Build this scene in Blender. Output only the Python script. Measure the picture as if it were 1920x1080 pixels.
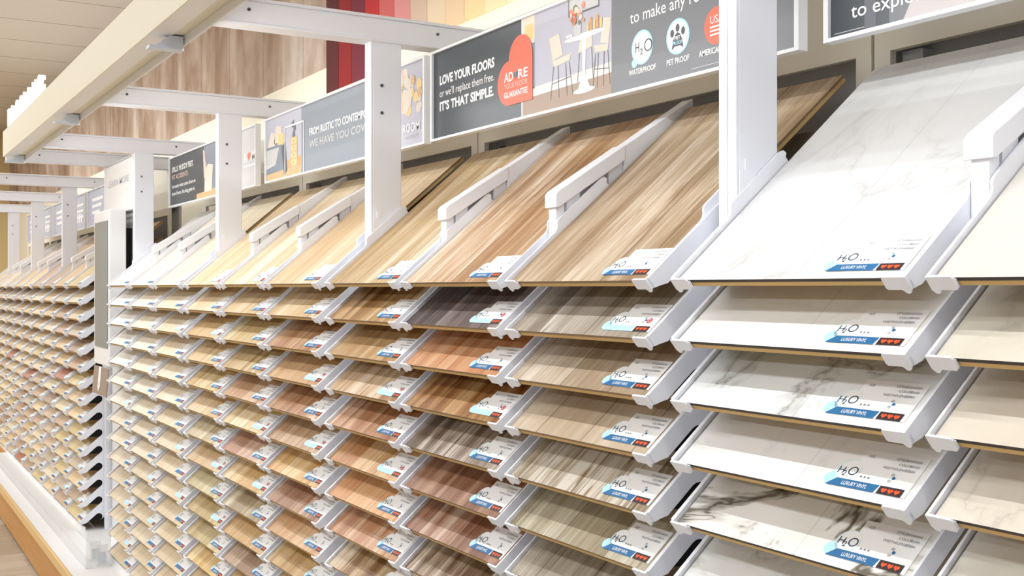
import bpy, math, random
from mathutils import Vector
random.seed(4)
S = bpy.context.scene
COL = S.collection
for o in list(bpy.data.objects):
    bpy.data.objects.remove(o)

# ------------------------------------------------------------------ camera, world, lights, exposure
EYE = 1.55                                   # eye height above the shop floor
cam_d = bpy.data.cameras.new('camera'); cam = bpy.data.objects.new('camera', cam_d); COL.objects.link(cam)
cam.location = (0, 0, EYE)
cam.rotation_euler = (math.radians(90), 0, math.radians(90 - 31.02))
cam_d.sensor_width = 36; cam_d.lens = 36 * 2070 / 1920; cam_d.clip_start = .05; cam_d.clip_end = 80
S.camera = cam
W = bpy.data.worlds.new('world'); S.world = W; W.use_nodes = True
W.node_tree.nodes['Background'].inputs[0].default_value = (.93, .96, 1, 1)
W.node_tree.nodes['Background'].inputs[1].default_value = .34
S.view_settings.view_transform = 'Standard'; S.view_settings.look = 'None'
S.view_settings.exposure = .08; S.view_settings.gamma = 1; S.view_settings.use_curve_mapping = False
try:
    S.cycles.max_bounces = 7; S.cycles.diffuse_bounces = 4; S.cycles.use_denoising = True
except Exception:
    pass
CEIL = EYE + 2.2
# (y position, watts per metre, start and end along the aisle): rows of ceiling strip lights, the short last one added to brighten the far racks
LIGHT_ROWS = [(-1.62, 5.6, -11, 8), (-1.86, 5.6, -11, 8), (-6.60, 34.0, -11, 8), (-.10, 8.5, -11, -1.2)]
ADDED_UPLIGHT = 2.8                                   # watts per metre of uplights added behind the rack tops to brighten wall and ceiling
ADDED_LED = 3.3                            # watts per metre of the light bar added under the header to light the boards

# ------------------------------------------------------------------ helpers
def lin(c):
    return tuple((v / 12.92 if v <= .04045 else ((v + .055) / 1.055) ** 2.4) for v in c)
MATS = {}
def mat(name, rgb, rough=.5, spec=.4, metal=0.0):
    if name in MATS: return MATS[name]
    m = bpy.data.materials.new(name); m.use_nodes = True
    b = m.node_tree.nodes['Principled BSDF']
    b.inputs['Base Color'].default_value = (*lin(rgb), 1)
    b.inputs['Roughness'].default_value = rough
    b.inputs['Specular IOR Level'].default_value = spec
    b.inputs['Metallic'].default_value = metal
    MATS[name] = m
    return m
class MB:
    """collects faces; build() links them as one mesh object"""
    def __init__(s): s.v = []; s.f = []; s.m = []; s.mats = []
    def mi(s, m):
        if m not in s.mats: s.mats.append(m)
        return s.mats.index(m)
    def add(s, vs, fs, m):
        n = len(s.v); k = s.mi(m); s.v += [tuple(v) for v in vs]
        for f in fs: s.f.append([i + n for i in f]); s.m.append(k)
    def box(s, x0, x1, y0, y1, z0, z1, m):
        s.add([(x0,y0,z0),(x1,y0,z0),(x1,y1,z0),(x0,y1,z0),(x0,y0,z1),(x1,y0,z1),(x1,y1,z1),(x0,y1,z1)],
              [(0,3,2,1),(4,5,6,7),(0,1,5,4),(1,2,6,5),(2,3,7,6),(3,0,4,7)], m)
    def prism(s, pts, axis, a, b, m):
        """extrude a 2D outline along an axis; outline given in the two other axes in order"""
        def p(u, w, t): return {'x': (t,u,w), 'y': (u,t,w), 'z': (u,w,t)}[axis]
        area = sum(pts[i][0]*pts[(i+1) % len(pts)][1] - pts[(i+1) % len(pts)][0]*pts[i][1] for i in range(len(pts)))
        if (area < 0) != (axis == 'y'): pts = pts[::-1]
        n = len(pts)
        self_v = [p(u, w, a) for u, w in pts] + [p(u, w, b) for u, w in pts]
        fs = [list(range(n))[::-1], list(range(n, 2*n))] + [(i, (i+1) % n, n + (i+1) % n, n + i) for i in range(n)]
        s.add(self_v, fs, m)
    def tube(s, p0, p1, r, m, n=10):
        p0 = Vector(p0); p1 = Vector(p1); d = (p1 - p0).normalized()
        a = d.orthogonal().normalized(); b = d.cross(a)
        vs = [p0 + r*(a*math.cos(2*math.pi*i/n) + b*math.sin(2*math.pi*i/n)) for i in range(n)]
        vs += [v + (p1 - p0) for v in vs]
        s.add(vs, [list(range(n))[::-1], list(range(n, 2*n))] + [(i, (i+1) % n, n + (i+1) % n, n+i) for i in range(n)], m)
    def mesh(s, name):
        me = bpy.data.meshes.new(name); me.from_pydata(s.v, [], s.f)
        for m in s.mats: me.materials.append(m)
        me.polygons.foreach_set('material_index', s.m); me.update()
        return me
    def build(s, name, parent=None, loc=(0,0,0), rx=0, bevel=0):
        return obj(name, s.mesh(name), parent, loc, rx, bevel)
def obj(name, me, parent=None, loc=(0,0,0), rx=0, bevel=0):
    o = bpy.data.objects.new(name, me); COL.objects.link(o)
    if parent: o.parent = parent
    o.location = loc; o.rotation_euler = (rx, 0, 0)
    if bevel:
        b = o.modifiers.new('bevel', 'BEVEL'); b.width = bevel; b.segments = 2; b.limit_method = 'ANGLE'
    return o
def tag(o, label=None, cat=None, group=None, kind=None):
    if label:
        assert 4 <= len(label.replace('-', ' ').split()) <= 16, label
        o['label'] = label
    if cat: o['category'] = cat
    if group: o['group'] = group
    if kind: o['kind'] = kind
    return o
def thing(name, label, cat, loc=(0,0,0), group=None, rx=0):
    o = bpy.data.objects.new(name, None); COL.objects.link(o); o.empty_display_size = .05
    o.location = loc; o.rotation_euler = (rx, 0, 0)
    return tag(o, label, cat, group)
def struct(o): o['kind'] = 'structure'; return o

class Print(MB):
    """flat printed artwork: 2D shapes stacked in hair-thin ink layers, x right, y up, facing +z"""
    dz = .0003
    def poly(s, pts, m, L=1):
        a = sum(pts[i][0]*pts[(i+1) % len(pts)][1] - pts[(i+1) % len(pts)][0]*pts[i][1] for i in range(len(pts)))
        if a < 0: pts = pts[::-1]
        s.add([(x, y, L*s.dz) for x, y in pts], [list(range(len(pts)))], m)
    def rect(s, x0, y0, x1, y1, m, L=1): s.poly([(x0,y0),(x1,y0),(x1,y1),(x0,y1)], m, L)
    def disc(s, cx, cy, rx, m, L=1, ry=None, n=28):
        ry = ry or rx
        s.poly([(cx + rx*math.cos(2*math.pi*i/n), cy + ry*math.sin(2*math.pi*i/n)) for i in range(n)], m, L)
    def ring(s, cx, cy, r0, r1, m, L=1, n=28, k=1.0):
        for i in range(n):
            a, b = 2*math.pi*i/n, 2*math.pi*(i+1)/n
            s.poly([(cx+r0*k*math.cos(a), cy+r0*math.sin(a)), (cx+r1*k*math.cos(a), cy+r1*math.sin(a)),
                    (cx+r1*k*math.cos(b), cy+r1*math.sin(b)), (cx+r0*k*math.cos(b), cy+r0*math.sin(b))], m, L)
    def line(s, p, q, w, m, L=1):
        d = Vector((q[0]-p[0], q[1]-p[1])); n = Vector((-d.y, d.x)).normalized()*w/2
        s.poly([(p[0]-n.x,p[1]-n.y),(q[0]-n.x,q[1]-n.y),(q[0]+n.x,q[1]+n.y),(p[0]+n.x,p[1]+n.y)], m, L)
    def heart(s, cx, cy, r, m, L=1):
        pts = []
        for i in range(40):
            t = 2*math.pi*i/40
            pts.append((cx + r*16*math.sin(t)**3/16, cy + r*(13*math.cos(t)-5*math.cos(2*t)-2*math.cos(3*t)-math.cos(4*t))/16))
        s.poly(pts, m, L)
    def text(s, t, x, y, h, m, L=2, w=None, bold=0.0, align='l'):
        vs, fs, tw, x0 = glyphs(t, bold)
        k = h / .70; kx = k if w is None else w / tw
        ox = x - x0*kx if align == 'l' else (x - (x0+tw)*kx if align == 'r' else x - (x0 + tw/2)*kx)
        s.add([(ox + a*kx, y + b*k, L*s.dz) for a, b in vs], fs, m)
GL = {}
def glyphs(t, bold):
    if (t, bold) in GL: return GL[(t, bold)]
    c = bpy.data.curves.new('t', 'FONT'); c.body = t; c.size = 1; c.offset = bold; c.resolution_u = 3
    o = bpy.data.objects.new('t', c); COL.objects.link(o)
    me = bpy.data.meshes.new_from_object(o)
    vs = [(v.co.x, v.co.y) for v in me.vertices]
    fs = []
    for p in me.polygons:
        f = list(p.vertices)
        if p.normal.z < 0: f = f[::-1]
        fs.append(f)
    xs = [v[0] for v in vs]
    GL[(t, bold)] = (vs, fs, max(xs)-min(xs), min(xs))
    bpy.data.objects.remove(o); bpy.data.curves.remove(c); bpy.data.meshes.remove(me)
    return GL[(t, bold)]

# ------------------------------------------------------------------ node materials
class N:
    def __init__(s, name, rough=.5, spec=.4):
        s.m = bpy.data.materials.new(name); s.m.use_nodes = True; s.t = s.m.node_tree
        s.b = s.t.nodes['Principled BSDF']
        s.b.inputs['Roughness'].default_value = rough; s.b.inputs['Specular IOR Level'].default_value = spec
    def n(s, kind, **kw):
        x = s.t.nodes.new(kind)
        for k, v in kw.items(): setattr(x, k, v)
        return x
    def put(s, inp, v):
        if isinstance(v, bpy.types.NodeSocket): s.t.links.new(v, inp)
        else: inp.default_value = v
    def math(s, op, a, b=0.0, c=0.0, clamp=False):
        x = s.n('ShaderNodeMath', operation=op, use_clamp=clamp)
        for i, v in enumerate((a, b, c)): s.put(x.inputs[i], v)
        return x.outputs[0]
    def comb(s, x, y, z):
        c = s.n('ShaderNodeCombineXYZ')
        for i, v in enumerate((x, y, z)): s.put(c.inputs[i], v)
        return c.outputs[0]
    def noise(s, vec, scale, detail=4, rough=.55, dist=0):
        x = s.n('ShaderNodeTexNoise'); s.put(x.inputs['Vector'], vec)
        x.inputs['Scale'].default_value = scale; x.inputs['Detail'].default_value = detail
        x.inputs['Roughness'].default_value = rough; x.inputs['Distortion'].default_value = dist
        return x.outputs[0]
    def white(s, vec):
        x = s.n('ShaderNodeTexWhiteNoise', noise_dimensions='3D'); s.put(x.inputs[0], vec); return x.outputs[0]
    def mix(s, f, a, b, blend='MIX'):
        x = s.n('ShaderNodeMix', data_type='RGBA', blend_type=blend)
        s.put(x.inputs[0], f); s.put(x.inputs[6], a); s.put(x.inputs[7], b); return x.outputs[2]
    def ramp(s, v, lo, hi):
        x = s.n('ShaderNodeMapRange'); x.interpolation_type = 'SMOOTHSTEP'
        s.put(x.inputs[0], v); x.inputs[1].default_value = lo; x.inputs[2].default_value = hi; return x.outputs[0]
    def gamma(s, c, g):
        x = s.n('ShaderNodeGamma'); s.put(x.inputs[0], c); s.put(x.inputs[1], g); return x.outputs[0]
    def coord(s):
        t = s.n('ShaderNodeTexCoord'); x = s.n('ShaderNodeSeparateXYZ'); s.t.links.new(t.outputs['Object'], x.inputs[0])
        return x.outputs
    def out(s, c): s.put(s.b.inputs['Base Color'], c); return s.m

def wood_vinyl():
    g = N('wood_vinyl', .42, .35)
    x, y, z = g.coord()
    oi = g.n('ShaderNodeObjectInfo'); r = oi.outputs['Random']; a = oi.outputs['Alpha']
    xs = g.math('ADD', x, g.math('MULTIPLY', r, .37)); off = g.math('MULTIPLY', r, 91.0)
    pl = g.math('DIVIDE', xs, .142); idx = g.math('FLOOR', pl); fr = g.math('FRACT', pl)
    pv = g.white(g.comb(idx, off, 3.0))
    strip = g.white(g.comb(g.math('FLOOR', g.math('DIVIDE', xs, .031)), off, 9.0))
    yo = g.math('ADD', y, g.math('ADD', off, g.math('MULTIPLY', pv, 7.0)))
    n1 = g.noise(g.comb(g.math('MULTIPLY', xs, 26.0), g.math('MULTIPLY', yo, 2.4), off), 1.0, 5, .62, .5)
    n2 = g.noise(g.comb(g.math('MULTIPLY', xs, 150.0), g.math('MULTIPLY', yo, 7.0), off), 1.0, 3, .6, .2)
    n3 = g.noise(g.comb(g.math('MULTIPLY', xs, 7.0), g.math('MULTIPLY', yo, 1.1), off), 1.0, 2)
    t = g.math('MULTIPLY', g.math('SUBTRACT', n1, .5), 4.2)
    t = g.math('ADD', t, g.math('MULTIPLY', g.math('SUBTRACT', n2, .5), 1.6))
    t = g.math('ADD', t, g.math('MULTIPLY', g.math('SUBTRACT', n3, .5), 1.2))
    t = g.math('ADD', t, g.math('MULTIPLY', g.math('SUBTRACT', pv, .5), 1.3))
    t = g.math('ADD', t, g.math('MULTIPLY', g.math('SUBTRACT', strip, .5), g.math('MULTIPLY', a, .8)))
    n4 = g.noise(g.comb(g.math('MULTIPLY', xs, 55.0), g.math('MULTIPLY', yo, 3.2), g.math('ADD', off, 5.0)), 1.0, 4, .6, .9)
    t = g.math('ADD', t, g.math('MULTIPLY', g.ramp(n4, .56, .74), 1.5))
    t = g.math('MAXIMUM', g.math('ADD', .94, g.math('MULTIPLY', t, a)), .38)
    c = g.gamma(oi.outputs['Color'], t)
    seam = g.math('LESS_THAN', fr, .017)
    c = g.mix(g.math('MULTIPLY', seam, .72), c, (.05, .03, .02, 1))
    return g.out(c)
def stone_vinyl():
    g = N('marble_vinyl', .35, .35)
    x, y, z = g.coord()
    oi = g.n('ShaderNodeObjectInfo'); r = oi.outputs['Random']; a = oi.outputs['Alpha']
    v = g.comb(x, y, g.math('MULTIPLY', r, 40.0))
    n = g.noise(v, 3.6, 5, .6, .8); vein = g.math('ABSOLUTE', g.math('SUBTRACT', n, .5))
    core = g.math('SUBTRACT', 1.0, g.ramp(vein, .0, .008))
    halo = g.math('SUBTRACT', 1.0, g.ramp(vein, .0, .05))
    msk = g.ramp(g.noise(v, 2.6, 2), .40, .54)
    f = g.math('MULTIPLY', g.math('MULTIPLY', g.math('ADD', g.math('MULTIPLY', core, .42), g.math('MULTIPLY', halo, .36)), msk), a, clamp=True)
    c = g.mix(f, oi.outputs['Color'], (.20, .18, .14, 1))
    cloud = g.ramp(g.noise(v, 3.0, 6, .65), .4, .75)
    c = g.gamma(c, g.math('ADD', 1.0, g.math('MULTIPLY', cloud, g.math('ADD', .35, g.math('MULTIPLY', g.math('MINIMUM', a, .9), .7)))))
    seam = g.math('LESS_THAN', g.math('ABSOLUTE', g.math('SUBTRACT', x, .235)), .0007)
    c = g.mix(g.math('MULTIPLY', seam, .35), c, (.3, .29, .28, 1))
    return g.out(c)
def mural_mat():
    g = N('mural_travertine', .7, .2)
    x, y, z = g.coord()
    p = g.math('DIVIDE', x, .62); idx = g.math('FLOOR', p); fr = g.math('FRACT', p)
    pv = g.white(g.comb(idx, 5.0, 1.0))
    n = g.noise(g.comb(g.math('MULTIPLY', x, 2.6), g.math('MULTIPLY', pv, 6.0), g.math('MULTIPLY', z, .8)), 1.0, 6, .65, .6)
    n2 = g.noise(g.comb(g.math('MULTIPLY', x, 1.5), 3.0, z), 1.6, 5, .6, .4)
    t = g.math('ADD', g.math('MULTIPLY', g.math('SUBTRACT', n, .5), 1.5), g.math('MULTIPLY', g.math('SUBTRACT', n2, .5), 2.0))
    t = g.math('ADD', t, g.math('MULTIPLY', g.math('SUBTRACT', pv, .5), .3))
    c = g.gamma((*lin((.69, .60, .53)), 1), g.math('MAXIMUM', g.math('ADD', 1.0, t), .5))
    edge = g.math('LESS_THAN', g.math('ABSOLUTE', g.math('SUBTRACT', fr, .5)), .012)
    c = g.mix(g.math('MULTIPLY', edge, .3), c, (.05, .03, .02, 1))
    return g.out(c)
def plank_floor_mat():
    g = N('shop_floor_planks', .5, .3)
    x, y, z = g.coord()
    row = g.math('FLOOR', g.math('DIVIDE', x, .18)); fy = g.math('ADD', y, g.math('MULTIPLY', row, .37))
    pv = g.white(g.comb(row, g.math('FLOOR', g.math('DIVIDE', fy, 1.2)), 2.0))
    n = g.noise(g.comb(g.math('MULTIPLY', x, 30.0), g.math('MULTIPLY', y, 2.5), pv), 1.0, 5, .6, .3)
    t = g.math('ADD', g.math('MULTIPLY', g.math('SUBTRACT', n, .5), .9), g.math('MULTIPLY', g.math('SUBTRACT', pv, .5), .5))
    c = g.gamma((*lin((.68, .62, .54)), 1), g.math('ADD', 1.0, t))
    s1 = g.math('LESS_THAN', g.math('FRACT', g.math('DIVIDE', x, .18)), .02)
    return g.out(g.mix(g.math('MULTIPLY', s1, .4), c, (.06, .05, .04, 1)))
def ceiling_mat():
    g = N('ceiling_panels', .8, .1)
    x, y, z = g.coord()
    n = g.noise(g.comb(x, y, 0.0), 45.0, 3)
    c = g.gamma((*lin((.88, .86, .83)), 1), g.math('ADD', .9, g.math('MULTIPLY', n, .2)))
    s = g.math('LESS_THAN', g.math('FRACT', g.math('DIVIDE', x, .82)), .016)
    s2 = g.math('LESS_THAN', g.math('FRACT', g.math('DIVIDE', y, 2.44)), .005)
    return g.out(g.mix(g.math('MULTIPLY', g.math('MAXIMUM', s, s2), .75), c, (.12, .1, .08, 1)))
def orange_wood_mat():
    g = N('plinth_wood', .45, .35)
    x, y, z = g.coord()
    n = g.noise(g.comb(g.math('MULTIPLY', x, 2.0), g.math('MULTIPLY', y, 30.0), g.math('MULTIPLY', z, 30.0)), 1.0, 5, .6, .4)
    return g.out(g.gamma((*lin((.76, .55, .30)), 1), g.math('ADD', .72, g.math('MULTIPLY', n, .55))))
def acrylic_mat():
    m = bpy.data.materials.new('clear_acrylic'); m.use_nodes = True; t = m.node_tree
    for n in list(t.nodes): t.nodes.remove(n)
    o = t.nodes.new('ShaderNodeOutputMaterial'); a = t.nodes.new('ShaderNodeBsdfTransparent'); b = t.nodes.new('ShaderNodeBsdfPrincipled')
    b.inputs['Base Color'].default_value = (.86, .88, .88, 1); b.inputs['Roughness'].default_value = .12
    x = t.nodes.new('ShaderNodeMixShader'); x.inputs[0].default_value = .28
    t.links.new(a.outputs[0], x.inputs[1]); t.links.new(b.outputs[0], x.inputs[2]); t.links.new(x.outputs[0], o.inputs[0])
    return m
def emit_mat(name, rgb, k):
    m = bpy.data.materials.new(name); m.use_nodes = True; b = m.node_tree.nodes['Principled BSDF']
    b.inputs['Emission Color'].default_value = (*rgb, 1); b.inputs['Emission Strength'].default_value = k
    return m
WOOD, STONE = wood_vinyl(), stone_vinyl()
WHITE = mat('white_powder_coat', (.935, .945, .975), .38, .45)
WHITE2 = mat('white_laminate', (.94, .94, .94), .45, .4)
CREAM = mat('cream_paint', (.95, .925, .85), .6, .25)
BEIGE = mat('beige_panel', (.95, .935, .89), .6, .25)
GREYP = mat('grey_recess', (.80, .80, .81), .6, .25)
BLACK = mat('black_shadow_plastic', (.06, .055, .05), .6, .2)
STEEL = mat('screw_steel', (.5, .52, .55), .35, .5, .7)
VEDGE = mat('vinyl_edge', (.30, .28, .27), .6, .2)
MDF = mat('fibreboard', (.83, .70, .48), .7, .15)

# ------------------------------------------------------------------ room shell
b = MB(); b.box(-17.1, 4, -15, 2.1, -.1, 0, plank_floor_mat()); struct(b.build('floor'))
b = MB(); b.box(-17.1, 4, -15, 2.1, CEIL, CEIL + .1, ceiling_mat()); struct(b.build('ceiling'))
b = MB(); b.box(-17, 4, 1.95, 2.05, 0, EYE + 1.047, CREAM); b.box(-17, 4, 1.95, 2.05, EYE + 1.047, CEIL, mural_mat())
struct(b.build('wall_back'))
b = MB(); b.box(-17.1, -17, -15, 2.05, 0, CEIL, mat('tan_end_wall', (.88, .79, .60), .7, .2)); struct(b.build('wall_left'))

# strip lights of the sales floor
lamp_glass = emit_mat('lamp_diffuser', (1, .99, .96), 3.0)
for i, (yl, wpm, xa, xe) in enumerate(LIGHT_ROWS):
    wh = ('nearest in front of the near racks', 'second in front of the near racks', 'farthest from the sample racks', 'short row added in front of the far racks')[i]
    t = thing('ceiling_light', 'long white ceiling strip light ' + wh, 'ceiling light', (-5, yl, CEIL), 'ceiling strip lights')
    b = MB(); b.box(xa, xe, -.06, .06, -.05, 0, WHITE); b.build('housing', t)
    b = MB(); b.box(xa + .02, xe - .02, -.045, .045, -.06, -.05, lamp_glass); b.build('diffuser', t)
    ld = bpy.data.lights.new('strip_light', 'AREA'); ld.shape = 'RECTANGLE'; ld.size = xe - xa; ld.size_y = .04
    ld.energy = wpm * (xe - xa); ld.color = (.96, .98, 1)
    lo = bpy.data.objects.new('lamp', ld); COL.objects.link(lo); lo.parent = t; lo.location = ((xa + xe)/2, 0, -.07)

# coloured plank samples mounted high on the back wall
reds = [(.33,.02,.03),(.55,.03,.04),(.45,.10,.18),(.72,.13,.13),(.78,.38,.36),(.83,.55,.55),(.80,.70,.62),(.86,.78,.66),(.87,.76,.62),(.90,.80,.60),(.91,.84,.68),(.92,.87,.76)]
rn = ['dark maroon','bright red','plum red','crimson','salmon','dusty pink','pinkish tan','pale beige','warm tan','golden cream','pale straw','ivory']
x0 = -4.905
for i, (c, nm) in enumerate(zip(reds, rn)):
    me = MB(); me.box(0, .149, -.02, 0, 0, 1.4, mat('wall_plank_' + nm.replace(' ', '_'), c, .6, .25))
    o = me.build('wall_plank', None, (x0 + i*.151, 1.949, EYE + (.62 if i < 4 else .98)), bevel=.002)
    tag(o, nm + ' vertical plank mounted on the back wall among graded coloured planks', 'wall plank', 'graded coloured planks on the back wall')

# ------------------------------------------------------------------ racks
PITCH, Y0, TZ, ROWH, NR = 1.408, 1.068, .012, .091, 15
INC = math.radians(40); CI, SI = math.cos(INC), math.sin(INC)
WT, COLX = .430, (0, .458, .918)
LEDGE = .244
def tray_mesh(top):
    b = MB(); th = .004
    for sd in (0, 1):
        X = lambda u: u if sd == 0 else WT - u
        def bx(u0, u1, y0, y1, z0, z1):
            a, c = sorted((X(u0), X(u1))); b.box(a, c, y0, y1, z0, z1, WHITE)
        def pr(pts, u0, u1):
            a, c = sorted((X(u0), X(u1))); b.prism(pts, 'x', a, c, WHITE)
        if top:
            pts = [(-.004,-.013),(.012,-.019),(.30,-.019)]
            pts += [(.300,.008),(.305,.012),(.303,.019),(.294,.022),(.168,.022)]
            pts += [(.160,.021),(.156,.018),(.153,.013),(.148,.009),(.140,.007),(-.004,.007)]
            pr(pts, 0, th)
        else:
            pr([(-.004,-.013),(.012,-.019),(.29,-.019),(.30,-.010),(.30,.007),(-.004,.007)], 0, th)
        bx(th, .026, .0, .30, -.0155, -.0125)                     # flange under the board
        # front lip with its small foot
        a = [(0,.007),(.034,.007),(.036,.004),(.036,-.010),(.034,-.0125),(.013,-.0125),(.009,-.018),(.004,-.018),(0,-.012)]
        b.prism([(X(u), w) for u, w in a], 'y', -.0075, -.004, WHITE)
        bx(0, .034, -.004, -.0005, -.0125, -.001)
    # cross bar that carries the board at the back
    b.box(th, WT-th, .27, .285, -.0155, -.0125, WHITE)
    return b.mesh('sample_tray')
TRAY_TOP, TRAY = tray_mesh(True), tray_mesh(False)
BW, BL = WT - .012, .565
def face_mesh(m, edge):
    b = MB(); b.add([(0,0,0),(BW,0,0),(BW,BL,0),(0,BL,0)], [(0,1,2,3)], m)
    b.add([(0,0,-.005),(BW,0,-.005),(BW,BL,-.005),(0,BL,-.005),(0,0,0),(BW,0,0),(BW,BL,0),(0,BL,0)],
          [(0,3,2,1),(0,1,5,4),(1,2,6,5),(2,3,7,6),(3,0,4,7)], edge)
    return b.mesh('plank_face')
FACE_W, FACE_S = face_mesh(WOOD, mat('wood_vinyl_edge', (.58, .49, .38), .6, .2)), face_mesh(STONE, VEDGE)
b = MB(); b.box(.0005, BW-.0005, .0003, BL, -.012, -.005, MDF); BACKING = b.mesh('backing_board')

# label cards
CW = mat('card_white', (.97, .97, .97), .5, .3); NAVY = mat('print_navy', (.12, .24, .36)); BLUE = mat('print_blue', (.13, .42, .63))
SKY = mat('print_sky', (.72, .90, .98)); PALE = mat('print_pale_aqua', (.86, .96, .97)); INK = mat('print_ink', (.52, .52, .54))
DARK = mat('print_dark', (.19, .13, .14)); ORNG = mat('print_orange', (.95, .35, .16)); REDP = mat('print_red', (.85, .25, .22))
PW = mat('print_white', (.98, .98, .98)); MID = mat('print_grey', (.74, .75, .77))
def card_mesh(var, detail):
    c = Print(); c.dz = .0002; w, h = .134, .066
    c.rect(.036, .0, w, h, CW, 1)
    c.disc(.030, .027, .019, PALE, 1.5); c.disc(.011, .012, .010, SKY, 1.5); c.disc(.0315, .0285, .0165, CW, 2)
    band = BLUE if var == 0 else SKY
    c.poly([(.010, 0), (.087, 0), (.090, .013), (.022, .013)], band, 3)
    c.rect(.0915, 0, .128, .013, DARK, 3)
    for i in range(3): c.heart(.100 + i*.0098, .0065, .0042, ORNG, 4)
    if detail:
        c.text('H', .0155, .021, .0115, NAVY, 4); c.text('2', .0250, .018, .0085, NAVY, 4); c.ring(.0385, .0275, .0055, .0072, NAVY, 4)
        for i in range(3 if var == 0 else 2): c.disc(.055 + i*.006, .021, .0016, INK, 4)
        if var == 0: c.text('LUXURY VINYL', .034, .0035, .006, PW, 4, .040, .01)
        c.text('STYLE', .088, .056, .0042, INK, 4); c.rect(.103, .0565, .126, .0595, MID, 4)
        c.text('COLOR', .096, .048, .0042, INK, 4); c.rect(.112, .0485, .126, .0515, MID, 4)
        c.text('WIDTH/LENGTH', .076, .040, .0042, INK, 4); c.rect(.110, .0405, .124, .0435, MID, 4)
        c.text('A25', .045, .054, .0042, INK, 4)
        for i in range(3): c.disc(.098 + .004*(i % 2), .022 + i*.005, .0024, BLUE if i % 2 else MID, 4)
        if var == 1: c.disc(.112, .026, .006, REDP, 4); c.ring(.112, .026, .0025, .0034, PW, 5)
    else:
        c.ring(.034, .0275, .0055, .0075, NAVY, 4)
        for i in range(3): c.rect(.090, .040 + i*.008, .126, .043 + i*.008, MID, 4)
    return c.mesh('label_card')
CARDS = {(v, d): card_mesh(v, d) for v in (0, 1) for d in (0, 1)}

# colours of the boards, from the photograph, per column (left to right) and row (top to bottom)
def C(*rows): return rows
w_ = lambda r, g, b_, a=.35, n=None: (r, g + .12*(r - g), b_ + .10*(r - b_), a, 'w', n)
s_ = lambda r, g, b_, a=.3, n=None: (r, g, b_, a, 's', n)
COLOURS = {
 (0, 0): [s_(.87,.875,.88,.25,'white faintly veined'), s_(.95,.945,.93,.12,'plain off-white'), s_(.93,.94,.94,.75,'grey clouded white'),
          s_(.95,.945,.94,.12,'white tile look'), s_(.95,.945,.93,3.2,'bold veined white'), s_(.90,.90,.89,.5,'pale grey stone look')],
 (0, 1): [s_(.86,.84,.81,.2,'cream travertine look'), s_(.87,.85,.80,.25,'grey beige stone look'), s_(.89,.86,.81,.25,'warm cream stone look'),
          s_(.90,.87,.82,.3,'ivory stone look'), s_(.89,.87,.83,.3,'pale greige stone look'), s_(.88,.86,.82,.3,'light cream stone look')],
 (1, 2): [w_(.70,.61,.50,.6,'knotty tan oak'), w_(.60,.55,.49,.4,'grey taupe'), w_(.66,.57,.47,.35,'tan beige'), w_(.72,.63,.52,.2,'pale tan'),
          w_(.60,.53,.43,1.0,'striped mixed brown'), w_(.64,.59,.48,.4,'greige oak'), w_(.60,.55,.47,.4,'dusty taupe')],
 (1, 1): [w_(.71,.57,.43,.6,'honey oak'), w_(.37,.31,.30,.4,'dark charcoal brown'), w_(.74,.49,.31,.3,'orange brown'), w_(.66,.48,.28,.75,'golden brown'),
          w_(.44,.36,.29,.8,'dark weathered brown'), w_(.61,.43,.32,.6,'reddish brown'), w_(.57,.38,.28,.5,'cherry red brown'), w_(.50,.39,.28,.7,'smoky brown'), w_(.52,.38,.27,.5,'walnut brown')],
 (1, 0): [w_(.75,.645,.49,.5,'golden oak'), w_(.66,.50,.30,.7,'amber striped'), w_(.72,.57,.38,.4,'toffee tan'), w_(.68,.52,.36,.6,'caramel tan'),
          w_(.67,.46,.31,.5,'copper brown'), w_(.74,.54,.33,.45,'orange oak'), w_(.80,.56,.34,.3,'plain orange maple'), w_(.72,.50,.34,.55,'rosy brown'),
          w_(.64,.50,.33,.8,'mixed straw and brown'), w_(.66,.50,.34,.4,'chestnut tan')],
}
near3 = [  # columns 4, 5, 6 counted from the nearest post, right to left
 [(.82,.70,.54),(.76,.62,.42),(.70,.52,.36),(.74,.57,.38),(.72,.54,.39),(.68,.52,.37),(.80,.62,.36),(.66,.48,.36),(.76,.56,.36),(.76,.62,.40),(.74,.60,.40),(.74,.6,.42),(.74,.6,.42)],
 [(.84,.735,.58),(.80,.69,.51),(.80,.70,.50),(.74,.62,.42),(.74,.57,.42),(.80,.66,.44),(.72,.54,.43),(.80,.64,.40),(.68,.60,.46),(.78,.62,.40),(.66,.53,.42),(.76,.62,.40),(.74,.60,.40)],
 [(.86,.76,.61),(.86,.74,.56),(.80,.66,.45),(.80,.66,.44),(.80,.68,.45),(.82,.68,.49),(.74,.66,.50),(.80,.67,.50),(.70,.63,.42),(.76,.66,.45),(.74,.65,.45),(.84,.70,.44),(.76,.64,.46),(.78,.66,.46)],
]
for i, rows in enumerate(near3): COLOURS[(2, 2-i)] = [w_(*c, .28 + .3*((j*7+i*3) % 5)/5) for j, c in enumerate(rows)]
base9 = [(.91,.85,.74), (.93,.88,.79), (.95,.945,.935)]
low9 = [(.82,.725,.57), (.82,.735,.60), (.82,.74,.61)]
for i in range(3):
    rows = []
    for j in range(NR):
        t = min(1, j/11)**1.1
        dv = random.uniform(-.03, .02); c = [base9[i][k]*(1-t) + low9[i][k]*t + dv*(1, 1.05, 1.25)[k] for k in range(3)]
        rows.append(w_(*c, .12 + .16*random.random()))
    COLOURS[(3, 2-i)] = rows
far_pal = [(.88,.76,.58),(.86,.77,.63),(.83,.70,.52),(.80,.68,.56),(.74,.60,.48),(.78,.70,.60),(.87,.80,.66),(.70,.58,.48),(.82,.72,.50)]
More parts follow.
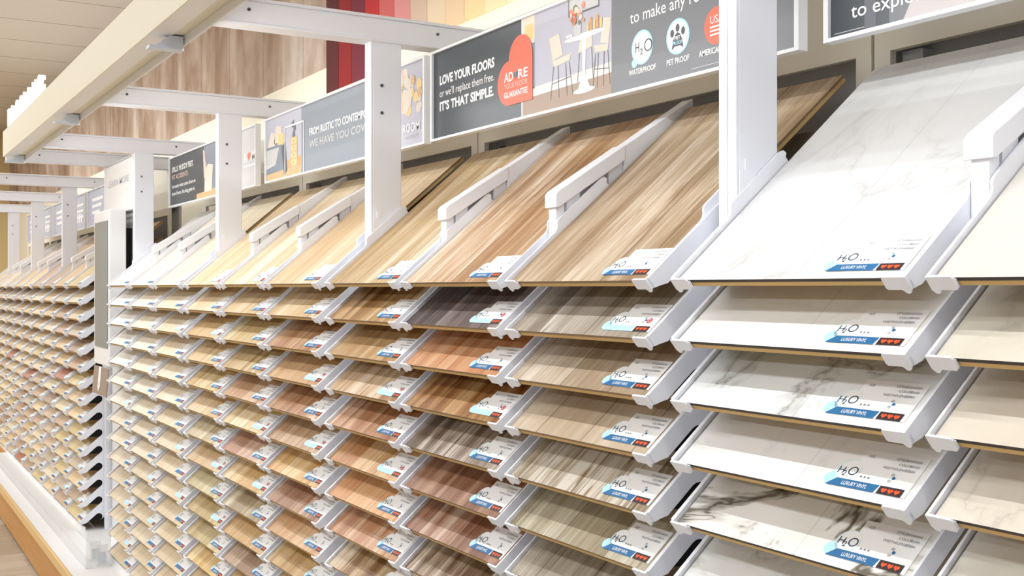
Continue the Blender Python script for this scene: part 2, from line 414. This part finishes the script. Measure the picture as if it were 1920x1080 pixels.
def tone(c):
    r, g, b_ = c[:3]; l = .3*r + .59*g + .11*b_; s = (max(r,g,b_)-min(r,g,b_))/max(r,g,b_)
    if l > .9: return 'white'
    if l > .84: return 'ivory' if s < .2 else 'cream'
    if l > .76: return 'pale oak' if s < .33 else 'light golden oak'
    if l > .68: return 'soft beige' if s < .3 else ('light tan' if s < .42 else 'yellow oak')
    if l > .60: return 'greige' if s < .3 else ('medium tan' if s < .44 else 'honey gold')
    if l > .5: return 'taupe' if s < .3 else 'warm brown'
    return 'dark brown'
ORD = ['top','second','third','fourth','fifth','sixth','seventh','eighth','ninth','tenth','eleventh','twelfth','thirteenth','fourteenth','lowest']
NEARX = -1.299; FARX = -6.28 - .918 - WT
BAYS = [dict(x=NEARX, cols=(0, 1), w='just right of nearest white post', cw=('left column', 'right column')),
        dict(x=NEARX-PITCH, cols=(0, 1, 2), w='between nearest and second posts', cw=('left column', 'middle column', 'right column')),
        dict(x=NEARX-2*PITCH, cols=(0, 1, 2), w='between second and third posts', cw=('left column', 'middle column', 'right column')),
        dict(x=NEARX-3*PITCH, cols=(0, 1, 2), w='between third and fourth posts', cw=('left column', 'middle column', 'right column'))]
for k, nm in enumerate(('first', 'second', 'third', 'fourth')):
    BAYS.append(dict(x=FARX - k*PITCH, cols=(0, 1, 2) if k < 3 else (2,), w=f'in {nm} bay beyond touchscreen', far=k,
                     cw=('left column', 'middle column', 'right column')))
RACKLAB = ['white metal sample rack right of nearest post holding pale stone boards', 'white metal sample rack with dark brown boards between nearest and second posts',
           'white metal sample rack with tan boards between second and third posts', 'white metal sample rack with cream boards between third and fourth posts',
           'white metal sample rack first beyond the touchscreen', 'white metal sample rack second beyond the touchscreen',
           'white metal sample rack third beyond the touchscreen', 'white metal sample rack at far left edge beyond the touchscreen']
aC, sC = math.cos(math.radians(31.02)), math.sin(math.radians(31.02))
def in_view(X, j):                # is some of the board in row j above the bottom of the frame?
    d = -X*aC + Y0*sC
    return (TZ - ROWH*j + .078) * 2070 / d > -545
def side_plate_mesh():
    """comb-shaped end plate: one sloping prong per row, dark rounded slots between them (tile-slope frame per row)"""
    b = MB()
    def w(yl, zn, j): return (yl*CI - zn*SI, -j*ROWH + yl*SI + zn*CI)
    top, bot = .007, -.024; nxt = top - ROWH*CI; r = (bot - nxt)/2
    for j in range(NR):
        sh = (ROWH*SI) # rows are stacked straight down, so in the slope frame the next row is shifted along the slope
        prong = [w(-.002, top, j), w(.24, top, j), w(.24, bot, j), w(.022, bot, j), w(.008, -.017, j), w(-.002, -.013, j)]
        b.prism(prong, 'x', 0, .003, WHITE)
        cen = .088; pts = []
        for k in range(9):
            a = math.pi/2 - math.pi*k/8
            pts.append(w(cen + r*math.cos(a), (bot+nxt)/2 + r*math.sin(a), j))
        fil = [w(.24, bot, j)] + pts + [w(.24, nxt, j)]
        b.prism(fil, 'x', 0, .003, WHITE)
    return b.mesh('end_plate')
PLATE = side_plate_mesh()
def slot_shade_mesh():  # black sheets standing in for the shade inside the end-plate slots
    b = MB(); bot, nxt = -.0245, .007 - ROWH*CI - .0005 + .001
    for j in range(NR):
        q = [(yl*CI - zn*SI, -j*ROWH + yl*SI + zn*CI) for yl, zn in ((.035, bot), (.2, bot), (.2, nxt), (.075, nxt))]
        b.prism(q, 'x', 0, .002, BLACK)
    return b.mesh('slot_shade')
SLOT_SHADE = slot_shade_mesh()
def arm_parts():
    inc = .625
    f = lambda y: .156 + inc*(y - .109)          # underside of the bar
    g = lambda y: .016 + math.tan(INC)*y           # just above the board
    s = MB(); s.prism([(.104, .156), (.104, .182), (.110, .189), (.27, f(.27)+.031), (.27, f(.27)-.0), (.112, f(.112)-.001)], 'x', -.0205, .0205, WHITE)
    bar = MB(); ye = .448
    bar.prism([(.27, f(.27)+.002), (.27, f(.27)+.028), (ye, f(ye)+.028), (ye, f(ye)+.002)], 'x', -.0175, .0175, WHITE)
    bar.prism([(.27, g(.27)-.012), (.27, f(.27)+.002), (ye, f(ye)+.002), (ye, min(g(ye)-.0, f(ye)-.01))], 'x', -.0172, .0172, WHITE)
    leg = MB(); leg.prism([(.109, .06), (.109, .158), (.128, f(.128)), (.128, .075)], 'x', -.0125, .0125, WHITE)
    web = MB()
    web.prism([(.134, g(.134)-.012), (.134, f(.134)+.001), (.165, f(.165)+.001), (.165, g(.165)-.012)], 'x', -.0125, .0125, WHITE)
    web.prism([(.165, g(.165)-.012), (.165, f(.165)-.026), (.235, f(.235)-.026), (.235, g(.235)-.012)], 'x', -.0125, .0125, WHITE)
    web.prism([(.235, g(.235)-.012), (.235, f(.235)+.001), (.268, f(.268)+.001), (.268, g(.268)-.012)], 'x', -.0125, .0125, WHITE)
    slot = MB(); slot.prism([(.166, f(.166)-.025), (.166, f(.166)), (.234, f(.234)), (.234, f(.234)-.025)], 'x', -.003, .003, GREYP)
    return [(n, m.mesh(n)) for n, m in (('sleeve', s), ('bar', bar), ('leg', leg), ('web', web), ('slot_panel', slot))]
ARM = arm_parts()
b = MB(); b.box(0, .040, 0, .014, 0, 1, WHITE)
def post_mesh():
    b = MB(); h = EYE + .66 - LEDGE
    b.box(0, .040, .006, .090, 0, h, WHITE); b.box(0, .0185, 0, .007, 0, h, WHITE); b.box(.0215, .040, 0, .007, 0, h, WHITE)
    return b.mesh('upright_post')
POST = post_mesh()
b = MB(); b.box(0, .050, .70, 1.53, 0, .058, WHITE); b.box(-.006, .056, .70, 1.53, .058, .066, WHITE); b.box(-.006, .056, .70, 1.53, -.004, .003, WHITE); BEAM = b.mesh('cross_beam')
b = MB(); b.tube((0,0,0), (.0025,0,0), .0045, STEEL, 14); b.tube((.0025,0,0), (.003,0,0), .002, BLACK, 8); SCREW = b.mesh('screw')
b = MB(); b.prism([(.617,-.034),(.698,-.034),(.698,-.027),(.617,-.027)], 'x', 0, .035, mat('bracket_blue_white', (.86,.90,.96)))
b.prism([(.632,-.027),(.698,-.027),(.698,.0),(.664,.0)], 'x', .002, .033, mat('bracket_blue_white', (.86,.90,.96))); GUSSET = b.mesh('corner_bracket')
b = MB(); b.box(0, .003, 0, .034, 0, .06, WHITE); b.box(0, .003, .012, .022, .06, .078, WHITE); CLIP = b.mesh('post_clip')

def build_post(root, px):
    R = root.location
    p = obj('upright_post', POST, root, (px - R.x, 1.19 - R.y, LEDGE - R.z), bevel=.0025)
    for zz in (EYE+.468, EYE+.541): obj('screw', SCREW, p, (.040, .032, zz - LEDGE))
    c = obj('cross_beam', BEAM, root, (px - .005 - R.x, -R.y, EYE + .66 - R.z), bevel=.002)
    for yy in (.858, 1.387): obj('screw', SCREW, c, (.050, yy, .036))
    obj('post_clip', CLIP, root, (px + .0402 - R.x, 1.196 - R.y, EYE + .125 - R.z))
used_labels = {}
for bi, B in enumerate(BAYS):
    xb = B['x']; far = 'far' in B
    root = thing('sample_rack', RACKLAB[bi], 'display rack', (xb + .66, 1.235, LEDGE), 'flooring sample racks')
    R = root.location
    def at(x, y, z): return (x - R.x, y - R.y, z - R.z)
    if B.get('far') != 3: build_post(root, xb - .041)
    if B.get('far') == 0: build_post(root, -6.28 + .006)
    XE = xb + (.918 + WT if bi else 1.36)
    # back of the rack: header board, stiles with a dark gap, recess
    m = MB(); m.box(xb - .022, XE + .031, 1.53, 1.545, EYE + .407, EYE + .725, BEIGE); m.build('header_board', root, at(0, 0, 0))
    m = MB(); m.box(xb - .022, xb + .012, 1.53, 1.545, EYE - .1, EYE + .407, BEIGE); m.build('stile', root, at(0, 0, 0))
    m = MB(); m.box(XE - .003, XE + .0315 , 1.53, 1.545, EYE - .1, EYE + .407, BEIGE); m.build('stile', root, at(0, 0, 0))
    m = MB(); m.box(xb - .022, XE + .031, 1.585, 1.60, LEDGE, EYE + .45, GREYP); m.build('back_panel', root, at(0, 0, 0))
    if bi == 0:
        m = MB(); m.box(xb + .012, XE - .003, 1.53, 1.545, EYE + .335, EYE + .372, BEIGE); m.build('lower_rail', root, at(0, 0, 0))
        m = MB(); m.box(xb + .013, xb + .055, 1.560, 1.585, EYE + .372, EYE + .407, GREYP); m.build('bracket_block', root, at(0, 0, 0))
    m = MB(); m.tube((xb + .032, 1.5849, EYE + .39), (xb + .032, 1.574, EYE + .39), .010, STEEL, 12); m.build('bolt', root, at(0, 0, 0))
    m = MB(); m.box(xb - .02, XE + .03, 1.62, 1.66, EYE + .60, EYE + .62, WHITE); m.box(xb + .1, xb + .14, 1.60, 1.62, EYE + .57, EYE + .61, WHITE); m.box(xb + .9, xb + .94, 1.60, 1.62, EYE + .57, EYE + .61, WHITE)
    m.box(xb - .02, XE + .03, 1.545, 1.60, EYE + .575, EYE + .585, WHITE); m.box(xb - .02, XE + .03, 1.59, 1.60, EYE + .44, EYE + .60, GREYP)
    cv = m.build('added_uplight', root, at(0, 0, 0))  # unseen uplight strip, added to brighten wall and ceiling
    ld = bpy.data.lights.new('added_uplight', 'AREA'); ld.shape = 'RECTANGLE'; ld.size = 1.38; ld.size_y = .03; ld.energy = ADDED_UPLIGHT*1.38; ld.color = (1, .985, .96)
    lo = bpy.data.objects.new('lamp', ld); COL.objects.link(lo); lo.parent = cv; lo.location = ((xb + XE)/2, 1.64, EYE + .623); lo.rotation_euler = (math.pi, 0, 0)
    cl = [xb + COLX[i] for i in B['cols']]
    # end plates at the two sides of the bay
    obj('end_plate', PLATE, root, at(cl[0] - .0032 if B.get('far') != 3 else cl[0] - .0032, Y0, EYE + TZ))
    obj('slot_shade', SLOT_SHADE, root, at(cl[0] + .0002, Y0, EYE + TZ))
    if bi:
        obj('end_plate', PLATE, root, at(xb + .918 + WT + .0002, Y0, EYE + TZ))
        obj('slot_shade', SLOT_SHADE, root, at(xb + .918 + WT - .0022, Y0, EYE + TZ))
    m = MB(); m.box(xb - .022, XE + .031, 1.078, 1.090, LEDGE, LEDGE + .024, WHITE2); m.build('kick_board', root, at(0, 0, 0))
    # arms that rise from the rack between the columns
    if B.get('far') != 3:
        for i in range(min(2, len(B['cols']))):
            ax = xb + COLX[i] + WT + (COLX[i+1] - COLX[i] - WT)/2
            first = None
            for nm, me in ARM:
                if first is None: first = obj('sign_arm', me, root, at(ax, Y0, EYE), bevel=.0015)
                else: obj(nm, me, first)
    for ci, x in zip(B['cols'], cl):
        cols = COLOURS.get((bi, ci))
        for j in range(NR):
            vis = far or in_view(x if bi else x, j)
            z = EYE + TZ - ROWH*j
            if vis or j < 12:
                o = obj('sample_tray', TRAY_TOP if j == 0 else TRAY, root, at(x, Y0, z), INC)
            if not vis: continue
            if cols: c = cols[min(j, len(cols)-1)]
            else:
                c0 = random.choice(far_pal); f = 1.05 - .012*j if j < 3 else 1
                dv = random.uniform(.97, 1.03); c = w_(*[min(.95, v*dv) for v in c0], .1 + .15*random.random())
                if random.random() < .02: c = w_(.72, .45, .36, .2)
            kind = c[4]; nm = c[5] or tone(c)
            noun = 'stone vinyl sample board' if kind == 's' else 'plank sample board'
            if kind == 's': nm = nm.replace(' stone look', '').replace(' tile look', '').replace(' look', '')
            row = 'top row' if j == 0 else ('lowest row' if j == NR-1 else ORD[j] + ' row')
            where = B['w']
            lab = f"{nm} board, {row}, {B['cw'][ci]} {where}"
            if far and B['far'] == 3: lab = f'{nm} board, {row}, column at far left edge beyond touchscreen'
            t = thing('sample_board', lab, 'flooring sample', (x + .006, Y0, z), 'flooring sample boards on the racks', INC)
            fo = obj('plank_face', FACE_S if kind == 's' else FACE_W, t); fo.color = (*lin(c[:3]), c[3])
            obj('backing_board', BACKING, t)
            var = 1 if (j*5 + ci*3 + bi) % 7 in (2, 5) and kind == 'w' else 0
            obj('label_card', CARDS[(var, 0 if (far or bi == 3) else 1)], t, (BW - .146, .014, .0006))

# plain filler wall behind the touchscreen, with its header lettering
t = thing('learn_more_panel', 'white upright panel with grey LEARN MORE lettering above the touchscreen', 'panel', (-5.91, 1.2, LEDGE))
m = MB(); m.box(-.30, .335, .02, .035, 0, EYE + .38 - LEDGE, WHITE2); m.build('back_board', t)
m = MB(); m.box(-.315, .335, -.01, .06, EYE + .385 - LEDGE, EYE + .655 - LEDGE, WHITE2); lb = m.build('light_box', t, bevel=.003)
m = MB(); m.box(-.30, .322, -.014, -.010, EYE + .645 - LEDGE, EYE + .651 - LEDGE, MID); m.build('painted_shadow', lb)  # raised grey strip that paints in the shadow line below the top edge
p = Print(); p.text('LEARN MORE', 0, 0, .034, mat('print_pale_grey', (.80, .80, .82)), 1, .50, .01); p.build('lettering', lb, (-.24, -.0105, EYE + .53 - LEDGE), math.pi/2)

# touchscreen
t = thing('touchscreen_kiosk', 'white wall-mounted touchscreen kiosk with tall dark screen between the racks', 'kiosk', (-6.063, 1.10, EYE - .40))
m = MB(); m.box(0, .396, 0, .08, .01, .79, WHITE2); m.build('housing', t, bevel=.006)
m = MB(); m.box(.04, .36, -.004, .0, .10, .735, mat('screen_glass', (.48, .55, .61), .15, .4)); m.build('screen', t, bevel=.002)
m = MB(); m.box(.06, .336, .08, .12, .15, .70, BLACK); m.build('wall_mount', t)
t2 = thing('hanging_card', 'taupe card with white pencil shape hanging below the touchscreen', 'card', (-6.04, 1.085, EYE - .55))
m = MB(); m.prism([(0, .012), (.006, .012), (.018, .15), (.012, .15)], 'x', 0, .36, mat('taupe_card', (.64, .57, .51), .7, .2)); cd = m.build('card', t2)
p = Print(); p.poly([(.14,.14),(.20,.14),(.20,.04),(.17,.012),(.14,.04)], PW, 1); p.disc(.17, .055, .010, MID, 2); p.build('pencil_print', t2, (0, -.0012, .012), math.radians(85))

# ------------------------------------------------------------------ plinth the racks stand on
t = thing('plinth', 'long white-topped plinth with orange wood front under the racks', 'plinth', (-4, 1.2, 0))
def PB(x0, x1, y0, y1, z0, z1, m, n, bev=0):
    q = MB(); q.box(x0+4, x1+4, y0-1.2, y1-1.2, z0, z1, m); return q.build(n, t, bevel=bev)
OW = orange_wood_mat()
PB(-9.6, 1, .872, 1.7, .02, .226, OW, 'front_board')
PB(-9.6, 1, .874, 1.7, .226, LEDGE, WHITE2, 'top_board')
PB(-9.6, 1, .860, .8735, .195, LEDGE, mat('nosing_wood', (.88, .74, .52), .5, .3), 'nosing', .003)
t = thing('plinth', 'wooden plinth end with orange front at the far left', 'plinth', (-12, 1.2, 0))
m = MB(); m.box(-1.5, 2.39, -.31, .5, 0, LEDGE, OW); m.build('box', t)

# clear guard along the far plinth and two card holders
t = thing('acrylic_guard', 'long clear acrylic guard box standing on the white plinth top', 'guard', (-7.5, .944, LEDGE))
AC = acrylic_mat()
m = MB(); m.box(-2.0, 2.09, 0, .004, .0005, .055, AC); m.build('front_pane', t)
m = MB(); m.box(2.086, 2.09, .004, .113, .0005, .17, AC); m.build('end_pane', t)
m = MB(); m.box(1.2, 2.086, .109, .113, .0005, .055, AC); m.build('rear_pane', t)
for k, (x, y, w) in enumerate(((-5.56, .985, 'left'), (-5.47, .998, 'right'))):
    t = thing('card_holder', f'small clear holder with pale blue card, {"front" if k == 0 else "rear"} one inside the acrylic guard', 'card holder', (x, y, LEDGE), 'card holders in the acrylic guard')
    m = MB(); m.box(-.03, .03, 0, .05, .0005, .004, AC); m.box(.026, .030, 0, .05, .004, .10, AC); m.build('stand', t)
    m = MB(); m.box(.0302, .0312, .008, .042, .012, .065, mat('pale_blue_card', (.78, .83, .87), .6, .2)); m.build('card', t)

# ------------------------------------------------------------------ overhead header beam with raised lettering
t = thing('overhead_header', 'long cream overhead header beam carried on white cross beams', 'header beam', (-2.5, .66, EYE + .61))
m = MB(); m.box(-3.125, 3.4, -.043, -.039, 0, .116, CREAM); m.build('fascia', t)
m = MB(); m.box(-3.122, 3.4, -.039, .012, .001, .115, WHITE2); m.build('beam_core', t)
m = MB(); m.box(-3.12, 3.4, .012, .040, .004, .044, CREAM); m.build('rear_rail', t)
m = MB(); m.prism([(.0405,.020), (.0405,-.021), (.0425,-.021), (.0445,-.004), (.0445,.020)], 'x', -3.12, 3.4, WHITE2); bar = m.build('added_light_bar', t)  # bar added to carry a hidden LED aimed at the boards
ld = bpy.data.lights.new('added_display_light', 'AREA'); ld.shape = 'RECTANGLE'; ld.size = 6.5; ld.size_y = .012; ld.energy = ADDED_LED*6.5; ld.color = (.97, .985, 1)
lo = bpy.data.objects.new('lamp', ld); COL.objects.link(lo); lo.parent = bar; lo.location = (.14, .0500, -.0065); lo.rotation_euler = (math.radians(36), 0, 0)
for k in range(4): obj('corner_bracket', GUSSET, t, (NEARX - k*PITCH - .035 + 2.5, -.66, .0))
t = thing('raised_lettering', 'row of white raised letters standing on far end of cream header beam', 'lettering', (-5.42, .635, EYE + .726))
LETTER = emit_mat('backlit_letter_white', (1, 1, 1), .75)
for i, ch in enumerate('FLOORING'):
    vs, fs, tw, x0g = glyphs(ch, .02); k = .074/.70
    q = MB(); L_ = MB()
    n = len(vs); kx = k*1.15
    allv = [((a - x0g)*kx, 0, b_*k) for a, b_ in vs] + [((a - x0g)*kx, -.022, b_*k) for a, b_ in vs]
    edges = {}
    for f in fs:
        for a, b_ in zip(f, f[1:] + f[:1]):
            key = (min(a, b_), max(a, b_)); edges[key] = edges.get(key, []) + [(a, b_)]
    side = [(e[0][1], e[0][0], e[0][0] + n, e[0][1] + n)[::-1] for e in edges.values() if len(e) == 1]
    q.add(allv, [f[::-1] for f in fs] + [[v + n for v in f] for f in fs] + side, LETTER)
    q.build('letter', t, (i*.128, 0, .0004))

# ------------------------------------------------------------------ signs
FRAME = mat('sign_frame_white', (.92, .93, .94), .4, .4)
CHAR = mat('print_charcoal', (.27, .29, .31), .35, .4); SLATE = mat('print_slate', (.47, .48, .50), .4, .4)
TW = mat('print_text_white', (.97, .97, .97), .5, .3); CORAL = mat('print_coral', (.93, .45, .36), .45, .3)
LAV = mat('print_lavender', (.74, .74, .79)); FLR = mat('print_floor', (.66, .58, .52)); SKIRT = mat('print_skirting', (.88, .87, .85))
CHAIR = mat('print_chair', (.86, .84, .78)); METAL = mat('print_metal', (.42, .43, .46)); PINKF = mat('print_pink', (.92, .60, .52))
GREENF = mat('print_green', (.50, .55, .40)); YEL = mat('print_yellow', (.93, .80, .55)); TANP = mat('print_tan', (.84, .70, .52))
BLUEG = mat('print_blue_grey', (.52, .55, .60)); LINEN = mat('print_linen', (.88, .84, .78)); AMB = mat('print_amber', (.85, .64, .42)); SLAT2 = mat('print_steel_blue', (.55, .58, .62))
SKIN = mat('print_skin', (.90, .78, .72)); PALEG = mat('print_light_grey', (.80, .80, .80)); HAIR = mat('print_hair', (.80, .77, .77)); TINT = mat('print_tint', (.74, .76, .82))
SW, SH = 1.335, .2385
def sign(x, label, draw, w=SW):
    t = thing('wall_sign', label, 'sign', (x, 1.336, EYE + .39), 'printed signs above the racks')
    m = MB(); m.box(0, w, .004, .018, 0, SH, FRAME)
    for a in ((0, w, -.003, .004, 0, .006), (0, w, -.003, .004, SH-.006, SH), (0, .010, -.003, .004, .006, SH-.006), (w-.010, w, -.003, .004, .006, SH-.006)): m.box(*a, FRAME)
    m.build('frame', t)
    p = Print(); p.dz = .0002; draw(p, .010, .006, w-.010, SH-.006); p.build('printed_panel', t, (0, .0036, 0), math.pi/2)
    for xx in (w*.3, w*.7):
        m = MB(); m.box(xx-.015, xx+.015, .018, .1935, .05, .09, BEIGE); m.build('wall_bracket', t)
def s_love(p, x0, y0, x1, y1):
    p.rect(x0, y0, .457, y1, CHAR); p.rect(.457, y0, .462, y1, TW); p.rect(.462, y0, .81, y1, LAV); p.rect(.81, y0, x1, y1, SLATE)
    p.text('LOVE YOUR FLOORS', .045, .146, .0225, TW, 3, .288, .04)
    p.text("or we'll replace them free.", .045, .113, .020, TW, 3, .286)
    p.text("IT'S THAT SIMPLE.", .045, .077, .0225, TW, 3, .284, .035)
    # room picture
    p.poly([(.462,y0),(.81,y0),(.81,.052),(.462,.046)], FLR, 2); p.poly([(.462,.046),(.81,.052),(.81,.074),(.462,.066)], SKIRT, 2)
    p.rect(.462,.17,.515,y1, LINEN, 2); p.rect(.475,.18,.508,.215, YEL, 3); p.rect(.462,.065,.515,.17, BLUEG, 2)
    p.rect(.652,.196,.768,y1, METAL, 2); p.rect(.656,.200,.764,y1, PALEG, 3)
    def chair(cx, f, z):
        p.poly([(cx-.035*f, .165), (cx+.004*f, .170), (cx+.020*f, .120), (cx-.022*f, .112)], CHAIR, z)
        p.poly([(cx-.022*f, .112), (cx+.052*f, .118), (cx+.046*f, .104), (cx-.016*f, .098)], CHAIR, z)
        for a, b_ in ((-.018,-.030),(.0,.004),(.030,.036),(.044,.058)): p.line((cx+a*f,.100),(cx+b_*f,.028), .0022, METAL, z)
        p.line((cx-.024*f,.062),(cx+.05*f,.068), .0018, METAL, z)
    chair(.612, 1, 4); chair(.785, -.7, 4)
    p.poly([(.69,.112),(.742,.118),(.742,.145),(.70,.148)], CHAIR, 4); p.line((.695,.112),(.688,.05),.002,METAL,4); p.line((.74,.116),(.746,.05),.002,METAL,4)
    p.disc(.712, .146, .075, TW, 5, .0065); p.poly([(.705,.142),(.720,.142),(.716,.05),(.708,.05)], TW, 5.2); p.poly([(.706,.06),(.718,.06),(.738,.030),(.686,.030)], TW, 5.4); p.disc(.712, .030, .040, TW, 5.6, .006)
    p.poly([(.676,.150),(.700,.150),(.703,.176),(.673,.176)], PALEG, 6)
    rr = random.Random(3)
    for i in range(26): p.disc(.688 + rr.uniform(-.026,.03), .192 + rr.uniform(-.016,.020), rr.uniform(.004,.008), rr.choice([PINKF,PINKF,CORAL,GREENF,LINEN]), 7 + i*.1)
    for i in range(5): p.rect(.722 + i*.012, .152, .730 + i*.012, .172 + .008*(i % 2), (YEL, AMB)[i % 2], 6)
    p.rect(.645,.152,.668,.158, TW, 6)
    # tilted heart: square with two round lobes
    q = .105; X1, Y1 = .508, .041; pts = [(X1, Y1), (X1, Y1+q)]
    pts += [(X1 - q/2 + q/2*math.cos(math.pi*i/16), Y1 + q + q/2*math.sin(math.pi*i/16)) for i in range(1, 17)]
    pts += [(X1 - q + q/2*math.cos(math.pi/2 + math.pi*i/16), Y1 + q/2 + q/2*math.sin(math.pi/2 + math.pi*i/16)) for i in range(1, 17)]
    n = len(pts); p.add([(x, y, 9*p.dz) for x, y in pts] + [(X1-q/2, Y1+q/2, 9*p.dz)], [(i, (i+1) % n, n) for i in range(n)], CORAL)
    p.text('AD', .381, .098, .021, TW, 11, .042, .02); p.heart(.4345, .109, .0105, METAL, 11); p.text('RE', .446, .098, .021, TW, 11, .041, .02)
    p.text('YOUR FLOOR', .381, .081, .0125, mat('print_pink_text', (.98,.80,.76)), 11, .106); p.text('GUARANTEE', .381, .060, .0135, TW, 11, .106, .02)
    # feature panel
    p.text('to make any room', .873, .137, .024, TW, 3, .255, .005)
    for cx in (.912, 1.021): p.disc(cx, .084, .034, SKY, 3); p.disc(cx, .084, .030, PW, 4)
    p.disc(.888, .056, .009, SKY, 4.5); p.text('H', .891, .076, .020, CHAR, 6, .012); p.text('2', .906, .070, .012, CHAR, 6, .009); p.ring(.932, .085, .010, .0125, CHAR, 6); p.disc(.934, .086, .0095, PW, 6)
    for dx, dy in ((-.016,.010),(0,.018),(.016,.010)): p.disc(1.021+dx, .082+dy, .0055, CHAR, 6, .0075)
    p.poly([(1.004,.060),(1.007,.076),(1.014,.088),(1.021,.092),(1.028,.088),(1.035,.076),(1.038,.060),(1.029,.066),(1.013,.066)], CHAR, 6)
    p.text('PET', 1.021, .078, .007, PW, 7, None, .02, 'c'); p.text('PROOF', 1.021, .069, .0065, SKY, 7, None, .02, 'c')
    p.disc(1.13, .083, .034, CORAL, 3); p.text('USA', 1.113, .088, .014, PW, 5, .034)
    for i in range(3): p.rect(1.112, .066 + i*.007, 1.15, .069 + i*.007, PW, 5)
    p.text('WATERPROOF', .912, .034, .0105, TW, 3, .086, .02, 'c'); p.text('PET PROOF', 1.021, .034, .0105, TW, 3, .066, .02, 'c'); p.text('AMERICAN MADE', 1.081, .034, .0105, TW, 3, .10, .02)
    p.rect(1.06, .0150, 1.26, .0162, PALEG, 3)
def s_rustic(p, x0, y0, x1, y1):
    p.rect(x0, y0, .375, y1, LAV); p.rect(.375, y0, 1.150, y1, SLAT2); p.rect(1.15, y0, x1, y1, LAV)
    p.poly([(x0,y0+.03),(.375,y0+.03),(.375,.07),(x0,.055)], AMB, 2); p.rect(x0,y0,.375,y0+.03, TANP, 2)
    p.poly([(x0,.03),(.19,.035),(.21,.13),(.12,.155),(x0,.13)], BLUEG, 3); p.poly([(.02,.13),(.06,.185),(.10,.175),(.10,.13)], LINEN, 4)
    p.poly([(.09,.14),(.11,.20),(.17,.195),(.17,.135)], LINEN, 4); p.poly([(.13,.13),(.14,.17),(.20,.165),(.20,.125)], YEL, 5); p.poly([(x0,.05),(.11,.06),(.15,.12),(x0,.12)], PALEG, 5)
    p.poly([(.17,.12),(.215,.13),(.235,.03),(.20,.012)], CHAR, 4)
    p.rect(.268,.035,.336,.140, TANP, 4)
    for i in range(4): p.rect(.275,.042+.025*i,.329,.061+.025*i, YEL, 5); p.disc(.302,.052+.025*i,.003,METAL,6)
    for a in (.274,.328): p.line((a,.035),(a,.018),.004,AMB,4)
    p.line((.30,.140),(.30,.20),.006,GREENF,5); p.disc(.292,.185,.012,METAL,6); p.disc(.312,.170,.010,METAL,6); p.poly([(.285,.14),(.315,.14),(.309,.16),(.291,.16)], METAL, 6)
    for a, b_ in (((.212,.004),(.212,.183)),((.40,.004),(.40,.183)),((.212,.183),(.40,.183))): p.line(a, b_, .006, TW, 8)
    p.text('FROM RUSTIC TO CONTEMPORARY', .452, .126, .024, TW, 3, .575, .02); p.text('WE HAVE YOU COVERED.', .452, .085, .024, PALEG, 3, .60, .01)
    rr = random.Random(5)
    for i in range(40): p.disc(rr.uniform(1.165,1.30), rr.uniform(.09,.215), rr.uniform(.010,.019), rr.choice([YEL,LINEN,TANP,SKIN,LINEN]), 3+i*.1)
    p.text('ROOM', 1.19, .044, .024, TW, 8, .108, .02); p.text('VISUALIZER', 1.20, .026, .010, PALEG, 8, .085)
def s_spills(p, x0, y0, x1, y1):
    p.rect(x0, y0, .60, y1, CHAR); p.rect(.60, y0, 1.02, y1, BLUEG); p.rect(1.02, y0, x1, y1, PALEG)
    p.poly([(.48,y0),(1.02,y0),(1.02,.045),(.48,.030)], TANP, 2); p.poly([(.60,.09),(.585,.215),(.605,.215),(.645,.11)], SKIN, 3); p.poly([(.62,.12),(.66,.15),(.74,.14),(.72,.03),(.61,.03)], LINEN, 4)
    p.text('SPILLS. MUDDY FEET.', .041, .166, .024, TW, 3, .385, .02); p.text('PET ACCIDENTS.', .041, .130, .021, SKIN, 3, .30, .01)
    p.text('No matter what comes down on', .041, .088, .017, TW, 3, .42, .01); p.text('these floors, the dog goes in.', .041, .054, .017, TW, 3, .41, .01)
    p.text('R', 1.175, .105, .036, TW, 3, .034, .02); p.heart(1.236, .124, .020, CORAL, 3); p.text('M', 1.268, .105, .036, TW, 3, .044, .02); p.rect(1.17,.085,1.315,.090, TW, 3)
def s_explore(p, x0, y0, x1, y1):
    p.rect(x0, y0, .30, y1, CHAR); p.rect(.125, y0, .30, y1, SLATE, 1.5); p.poly([(.150,y0),(x1,y0),(x1,y1),(.215,y1),(.18,.06)], HAIR, 2)
    p.rect(.078, y0, .10, y1, METAL, 2)
    p.text('to explore', .052, .030, .022, TW, 4, .150, .005); p.rect(.018,.0110,.078,.0122, PALEG, 4)
def s_far(p, x0, y0, x1, y1):
    p.rect(x0, y0, .7, y1, TINT); p.rect(.7, y0, x1, y1, PALEG); p.rect(.95, y0, x1, y1, TINT, 2)
    for i, q in enumerate((.16,.12,.08)): p.rect(.15,q,.5-.05*i,q+.02, TW, 3); p.rect(1.0,q,1.25,q+.015, TW, 3)
    for i in range(3): p.rect(1.02+i*.07,.05,1.06+i*.07,.11, PW, 4)
sign(-1.2535, 'sign with large white words to explore on dark grey, beside nearest white post', s_explore)
sign(-2.642, 'charcoal sign reading LOVE YOUR FLOORS with a coral heart', s_love)
sign(-4.012, 'slate sign reading FROM RUSTIC TO CONTEMPORARY with bedroom picture', s_rustic)
sign(-5.452, 'dark sign reading SPILLS, MUDDY FEET, PET ACCIDENTS with legs picture', s_spills)
sign(FARX + .035, 'pale blue-grey sign with white lettering just beyond the touchscreen', s_far, 1.30)
sign(FARX - PITCH + .035, 'pale blue-grey sign second beyond the touchscreen, between far posts', s_far)
sign(FARX - 2*PITCH + .035, 'pale blue-grey sign farthest beyond the touchscreen, between far posts', s_far)
